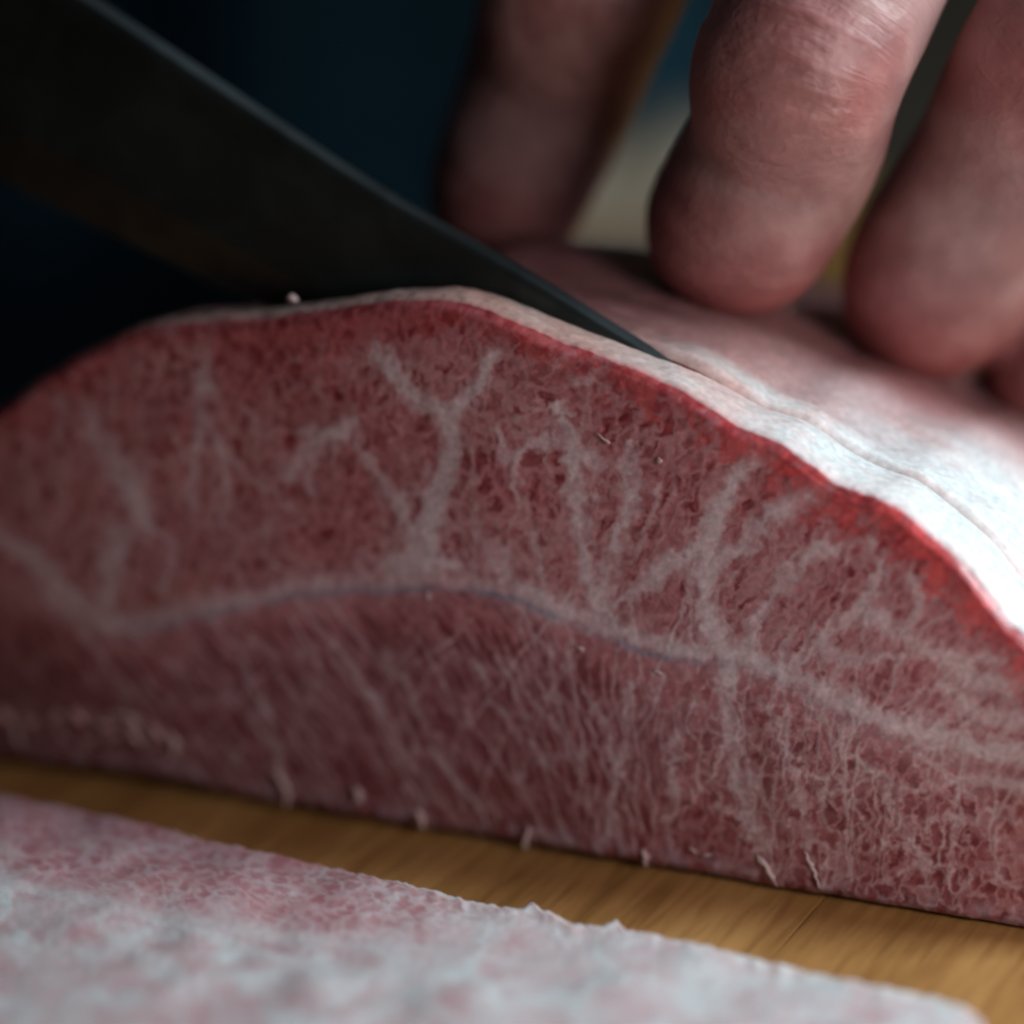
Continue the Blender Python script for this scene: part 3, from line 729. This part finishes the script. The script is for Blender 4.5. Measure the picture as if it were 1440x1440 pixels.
# wrinkles across the finger: noise stretched round it
aa = N(nt, 'ShaderNodeAttribute'); aa.attribute_name = 'along'; ab = N(nt, 'ShaderNodeAttribute'); ab.attribute_name = 'around'; ac = N(nt, 'ShaderNodeAttribute'); ac.attribute_name = 'knuckle'
cb_ = N(nt, 'ShaderNodeCombineXYZ'); nt.links.new(aa.outputs['Fac'], cb_.inputs[0]); nt.links.new(ab.outputs['Fac'], cb_.inputs[1])
nw = N(nt, 'ShaderNodeTexNoise'); nw.inputs['Scale'].default_value = 1.0; nw.inputs['Detail'].default_value = 4; nw.inputs['Distortion'].default_value = .6
nt.links.new(cb_.outputs[0], nw.inputs['Vector'])
st_ = N(nt, 'ShaderNodeMath', operation='MULTIPLY_ADD'); nt.links.new(ac.outputs['Fac'], st_.inputs[0]); st_.inputs[1].default_value = .26; st_.inputs[2].default_value = .12
bp = N(nt, 'ShaderNodeBump'); bp.inputs['Distance'].default_value = .0007
nt.links.new(st_.outputs[0], bp.inputs['Strength']); nt.links.new(nw.outputs['Fac'], bp.inputs['Height'])
vo = N(nt, 'ShaderNodeTexVoronoi'); vo.inputs['Scale'].default_value = 1300; nt.links.new(tc.outputs['Object'], vo.inputs['Vector'])
bp2 = N(nt, 'ShaderNodeBump'); bp2.inputs['Distance'].default_value = .00012; bp2.inputs['Strength'].default_value = .4
nt.links.new(vo.outputs['Distance'], bp2.inputs['Height']); nt.links.new(bp.outputs[0], bp2.inputs['Normal']); nt.links.new(bp2.outputs[0], b.inputs['Normal'])

def U(px, py, Y): return unproj(np.array(float(px)), np.array(float(py)), Y)
def sweep(pts, rad, flat=1.0, n=8, ns=20):
    """capsule-like sweep with rounded ends; flat < 1 squashes it along its local thickness"""
    p = catmull(pts, n); r = np.interp(np.linspace(0, len(rad)-1, len(p)), np.arange(len(rad)), rad)
    # rounded ends
    def cap(p0, d, r0, sgn):
        out = []
        for a in (80, 60, 40, 20):
            out.append((p0+d*r0*math.sin(R(a))*.95, r0*math.cos(R(a))))
        return out
    T0 = p[0]-p[1]; T0 /= np.linalg.norm(T0); T1 = p[-1]-p[-2]; T1 /= np.linalg.norm(T1)
    pre = cap(p[0], T0, r[0], -1); post = cap(p[-1], T1, r[-1], 1)[::-1]
    p = np.array([q[0] for q in pre]+list(p)+[q[0] for q in post]); r = np.array([q[1] for q in pre]+list(r)+[q[1] for q in post])
    vs = []; fs = []
    T = np.gradient(p, axis=0); T /= np.linalg.norm(T, axis=1)[:, None]
    for i in range(len(p)):
        a = np.array([1., 0, 0]); u = a-T[i]*(a@T[i]); u /= np.linalg.norm(u); v = np.cross(T[i], u)
        for k in range(ns):
            th = 2*math.pi*k/ns; vs.append(p[i]+r[i]*(u*math.cos(th)+v*math.sin(th)*flat))
    for i in range(len(p)-1):
        for k in range(ns): fs.append((i*ns+k, i*ns+(k+1) % ns, (i+1)*ns+(k+1) % ns, (i+1)*ns+k))
    fs.append(tuple(range(ns))[::-1]); fs.append(tuple((len(p)-1)*ns+k for k in range(ns)))
    return vs, fs
# joints of each finger: tip, DIP, PIP, MCP (mm); the middle phalanges face the camera
FING = {
 'index':  dict(dip=U(716, 262, 36), pip=U(835, -50, 33), r=(6.8, 7.9, 8.7, 9.4, 9.0, 9.5), mcp=(4, 66, 112), tip=(-6, 15, -5)),
 'middle': dict(dip=U(1040, 316, 24.5), pip=U(1138, 66, 20.5), r=(7.0, 8.8, 8.9, 9.5, 9.4, 10.0), mcp=(31, 64, 112), tip=(-5, 16, -7.5)),
 'ring':   dict(dip=U(1318, 398, 36), pip=U(1530, 50, 31), r=(7.0, 9.0, 9.1, 9.6, 9.4, 10.0), mcp=(67, 72, 104), tip=(-4, 16, -8)),
 'little': dict(dip=U(1500, 545, 46), pip=U(1730, 310, 42), r=(6.0, 6.9, 6.9, 7.6, 8.0, 9.0), mcp=(92, 84, 94), tip=(-3, 12, -5)),
}
WR = np.array([48, 148, 118.]); ELB = np.array([110, 330, 165.])
allv = []; allf = []
def addp(vf):
    o_ = len(allv); allv.extend(vf[0]); allf.extend([tuple(i+o_ for i in f) for f in vf[1]])
axes = []
for k, F in FING.items():
    dip, pip, mcp = F['dip'], F['pip'], np.array(F['mcp'], float); tip = dip+np.array(F['tip'], float)
    r = F['r']
    mid = dip*.5+pip*.5+np.array([1.1 if k == 'middle' else 0, .6, 0]); pm = pip*.5+mcp*.5+np.array([0, 0, 1.5])
    tb = tip*.5+dip*.5+np.array([0, -.6, .6])
    pts = [tip, tb, dip, mid, pip, pm, mcp]; rad = [r[0]*.9, r[0]*1.05, r[1], r[2], r[3], r[4]*.98, r[5]]
    addp(sweep(pts, rad, .94))
    addp(sweep([mcp, mcp*.6+WR*.4+np.array([0, 0, 2]), WR+np.array([(mcp[0]-48)*.35, 0, 0])], [r[5]*1.05, 11.5, 12], .95))
    c_ = catmull(pts, 10); axes.append((k, c_, dip, pip, tip))
addp(sweep([np.array([8, 72, 96.]), np.array([84, 86, 86.])], [12, 11], 1))
addp(sweep([WR+np.array([-8, -22, -6]), WR+np.array([2, 10, 0]), WR*.5+ELB*.5, ELB], [17, 21, 30, 40], .78))
addp(sweep([WR+np.array([14, -14, -6]), WR+np.array([8, 10, 0]), WR*.5+ELB*.5+np.array([6, 0, 0]), ELB], [16, 20, 30, 38], .78))
# thumb
THU = [np.array([-4, 66, 74.]), np.array([-3, 74, 79.]), np.array([-2, 90, 90.]), np.array([4, 108, 100.]), np.array([30, 132, 112.])]
addp(sweep(THU, [7.5, 9.5, 9.8, 12, 15], .9))
me = bpy.data.meshes.new('hand_raw'); me.from_pydata([tuple(a) for a in allv], [], allf); me.update()
tmp = bpy.data.objects.new('hand_raw', me); COL.objects.link(tmp)
rm = tmp.modifiers.new('r', 'REMESH'); rm.mode = 'VOXEL'; rm.voxel_size = .85
smm = tmp.modifiers.new('s', 'SMOOTH'); smm.iterations = 9; smm.factor = .6
dg = bpy.context.evaluated_depsgraph_get(); ev = tmp.evaluated_get(dg); hm = bpy.data.meshes.new_from_object(ev)
nvh = len(hm.vertices); hv = np.empty(nvh*3); hm.vertices.foreach_get('co', hv); hv = hv.reshape(-1, 3)
hn = np.empty(nvh*3); hm.vertices.foreach_get('normal', hn); hn = hn.reshape(-1, 3)
hf = [tuple(p.vertices) for p in hm.polygons]
bpy.data.objects.remove(tmp)
along = np.zeros(nvh); around = np.zeros(nvh); kn = np.zeros(nvh); dbest = np.full(nvh, 1e9); red = np.zeros(nvh)
disp = np.zeros(nvh)
for k, c_, dip, pip, tip in axes:
    s_ = np.concatenate([[0], np.cumsum(np.linalg.norm(np.diff(c_, axis=0), axis=1))])
    idx = np.zeros(nvh, int); dm = np.full(nvh, 1e9)
    for i_ in range(len(c_)):
        d = np.linalg.norm(hv-c_[i_], axis=1); m_ = d < dm; dm[m_] = d[m_]; idx[m_] = i_
    # refine the arc length by projection on the local tangent
    T = np.gradient(c_, axis=0); T /= np.linalg.norm(T, axis=1)[:, None]
    sa = s_[idx]+np.einsum('ij,ij->i', hv-c_[idx], T[idx])
    sd = s_[np.argmin(np.linalg.norm(c_-dip, axis=1))]; spp = s_[np.argmin(np.linalg.norm(c_-pip, axis=1))]
    m_ = dm < dbest; dbest[m_] = dm[m_]
    along[m_] = sa[m_]*1.25 + 40*len(k)
    rd = hv-c_[idx]; lat = rd@RGT
    around[m_] = (lat*.22)[m_]
    dorsal = sst(-.1, .5, hn@np.array([0, -1, .45])/1.1)
    kk = (np.exp(-((sa-spp)/5.0)**2)+.8*np.exp(-((sa-sd)/3.5)**2))*dorsal
    kn[m_] = kk[m_]
    red[m_] = (np.exp(-((sa-spp+3)/6)**2)*(.25 if k == 'index' else .6)*dorsal + (1-sst(sd-3, sd+9, sa)))[m_]
    # creases: a few sharp furrows over each knuckle, bowed round it
    dd_ = np.zeros(nvh)
    for off, dep, wd in ((-6.2, .28, .6), (-3.4, .40, .6), (-.9, .32, .55), (1.6, .38, .6), (4.4, .25, .6)):
        bow = off*(1-.012*lat**2) 
        dd_ -= dep*np.exp(-((sa-spp-bow+.25*np.sin(lat*1.3))/wd)**2)*dorsal*np.exp(-(lat/8)**4)
    for off, dep, wd in ((-1.6, .16, .5), (.3, .2, .5), (2.0, .14, .5)):
        dd_ -= dep*np.exp(-((sa-sd-off+.2*np.sin(lat*1.1))/wd)**2)*dorsal
    dd_ += .35*np.exp(-((sa-spp)/5)**2)*dorsal
    disp[m_] = dd_[m_]
disp *= (dbest < 14)
disp += .25*(fbm(hv[:, 0]/5+hv[:, 1]/9, hv[:, 2]/5, 201, 3)-.5)
hv = hv+hn*disp[:, None]
# finger ends lie flat on the meat they press on
sfz = np.interp(hv[:, 0], bx, bz)*hs(hv[:, 1])*hl(hv[:, 0], hv[:, 1])+.5
near = (hv[:, 1] < 62) & (hv[:, 1] > 12) & (hv[:, 0] > -35) & (hv[:, 2] < sfz+1.2)
hv[:, 2] = np.where(near, np.maximum(hv[:, 2], sfz-.3), hv[:, 2])
fbn = fbm(hv[:, 0]/4+hv[:, 1]/6, hv[:, 2]/4, 200, 3)
sk = mixc((.37, .21, .20), (.29, .14, .135), sst(.35, .7, fbn))
sk = mixc(sk, (.34, .065, .06), np.clip(red, 0, 1)*.6)
for k, c_, dip, pip, tip in axes: print('CLEAR', k, tip.round(1), 'surface', float(np.interp(tip[0], bx, bz)*hs(tip[1])), 'dip', dip.round(1), float(np.interp(dip[0], bx, bz)*hs(dip[1])))
person = thing('person', 'cook in dark navy clothes pressing curled left fingers on the beef', 'person', (60, 330, -60))
hand = mesh_obj('hand', hv, hf, M_skin, person, col=sk, extra=dict(along=along, around=around, knuckle=np.clip(kn, 0, 1)),
                label='left hand with curled fingers resting on the beef')
M_nail, nt, b = newmat('fingernail'); b.inputs['Base Color'].default_value = (.5, .32, .27, 1); b.inputs['Roughness'].default_value = .25
tc = N(nt, 'ShaderNodeTexCoord'); noise_bump(nt, b, 500, .1, .0001, tc.outputs['Object'])
for k, c_, dip, pip, tip in axes:
    ax = tip-dip; ax /= np.linalg.norm(ax); sd_ = RGT-ax*(RGT@ax); sd_ /= np.linalg.norm(sd_); ou = np.cross(ax, sd_)
    if ou[1] > 0: ou = -ou
    r0 = FING[k]['r'][0]; vs = []
    for i_ in range(7):
        for j_ in range(9):
            u_ = (i_/6-.5)*1.0; a_ = (j_/8-.5)*1.7*(1-.25*abs(u_)*1.2)
            c0 = tip-ax*1.0+ax*u_*9
            vs.append(c0+sd_*math.sin(a_)*r0*.96+ou*(math.cos(a_)*r0*.93+.75-1.1*(u_**2)))
    nv_ = len(vs); vs = vs+[v_-ou*.4 for v_ in vs]
    f_ = [tuple(x) for x in gridfaces(7, 9)]+[tuple(x+nv_) for x in gridfaces(7, 9, True)]
    lp = [i_*9 for i_ in range(7)]+[54+j_ for j_ in range(1, 9)]+[i_*9+8 for i_ in range(5, -1, -1)]+[j_ for j_ in range(7, 0, -1)]
    f_ += [(lp[q], lp[(q+1) % len(lp)], lp[(q+1) % len(lp)]+nv_, lp[q]+nv_) for q in range(len(lp))]
    mesh_obj('fingernail', vs, f_, M_nail, person)

# clothes: a torso shell with folds, seen far out of focus
def shell(name, cx_, cy_, rx_, ry_, z0, z1, a0, a1, mat, thick, seed, amp=7, label=None):
    na, nz = 90, 60
    A_ = np.linspace(R(a0), R(a1), na); Zs = np.linspace(z0, z1, nz)
    AA, ZZ = np.meshgrid(A_, Zs, indexing='ij')
    f = amp*(fbm(AA*6, ZZ/130, seed, 3)-.5)*2 + amp*.6*np.sin(AA*17+ZZ*.012+seed)
    flare = 1+.00025*(-ZZ)
    X_ = cx_+(rx_+f)*flare*np.cos(AA); Y_ = cy_+(ry_+f)*flare*np.sin(AA)
    X2 = cx_+(rx_+f-thick)*flare*np.cos(AA); Y2 = cy_+(ry_+f-thick)*flare*np.sin(AA)
    V = np.concatenate([np.stack([X_, Y_, ZZ], -1).reshape(-1, 3), np.stack([X2, Y2, ZZ], -1).reshape(-1, 3)])
    n0 = na*nz
    F_ = [gridfaces(na, nz), gridfaces(na, nz, True)+n0]
    lp = [i*nz for i in range(na)]+[(na-1)*nz+j for j in range(1, nz)]+[i*nz+nz-1 for i in range(na-2, -1, -1)]+[j for j in range(nz-2, 0, -1)]
    lp = np.array(lp); nx_ = np.roll(lp, -1); F_.append(np.stack([lp, nx_, nx_+n0, lp+n0], 1))
    return mesh_obj(name, V, np.concatenate(F_), mat, person, label=label)
shell('shirt', -110, 505, 230, 200, -420, 330, 0, 359.5, M_navy, 3, 3, 9, 'dark navy cotton shirt')
shell('apron', -110, 505, 238, 208, -420, 240, 277, 345, M_brown, 2, 9, 7, 'dark brown canvas apron panel')
vs, fs = sweep([WR*.35+ELB*.65, ELB, np.array([160, 430, 230.]), np.array([165, 520, 300.])], [44, 50, 62, 75], .9)
mesh_obj('sleeve', vs, fs, M_navy, person)

# pale cloth far behind
def zc(x, y): return 9+5*fbm(x/14, y/14, 300, 3)+2*np.sin(x*.3+y*.1)
gx_, gy_ = np.meshgrid(np.linspace(-96, -62, 40), np.linspace(222, 252, 34), indexing='ij')
wgt = np.clip(np.minimum(np.minimum(gx_+96, -62-gx_), np.minimum(gy_-222, 252-gy_))/5, 0, 1)
jx = 2.5*(fbm(gx_/9, gy_/9, 301, 2)-.5)
Gc = np.stack([gx_+jx, gy_+jx, .4+zc(gx_, gy_)*np.sqrt(wgt)], -1)
M_cream = cloth('cream_cotton', (.72, .60, .46))
Bc = Gc.copy(); Bc[..., 2] = .2
n0 = 40*34; lp = [i*34 for i in range(40)]+[39*34+j for j in range(1, 34)]+[i*34+33 for i in range(38, -1, -1)]+[j for j in range(32, 0, -1)]
lp = np.array(lp); nx_ = np.roll(lp, -1)
o = mesh_obj('folded_cloth', np.concatenate([Gc.reshape(-1, 3), Bc.reshape(-1, 3)]), np.concatenate([gridfaces(40, 34, True), gridfaces(40, 34)+n0, np.stack([lp, nx_, nx_+n0, lp+n0], 1)]), M_cream)
o['label'] = 'blurred cream folded cloth on the board behind the index finger'; o['category'] = 'cloth'

# dark kitchen wall behind everything
vs, fs = boxmesh(-2500, 2500, 1500, 1560, -900, 1800, 0)
m, nt, b = newmat('dark_wall'); b.inputs['Roughness'].default_value = .8
tc = N(nt, 'ShaderNodeTexCoord'); n = N(nt, 'ShaderNodeTexNoise'); n.inputs['Scale'].default_value = 3; nt.links.new(tc.outputs['Object'], n.inputs['Vector'])
cr = N(nt, 'ShaderNodeValToRGB'); cr.color_ramp.elements[0].color = (.004, .010, .016, 1); cr.color_ramp.elements[1].color = (.012, .025, .035, 1)
nt.links.new(n.outputs['Fac'], cr.inputs[0]); nt.links.new(cr.outputs[0], b.inputs['Base Color'])
o = mesh_obj('wall', vs, fs, m, smooth=False); o['kind'] = 'structure'
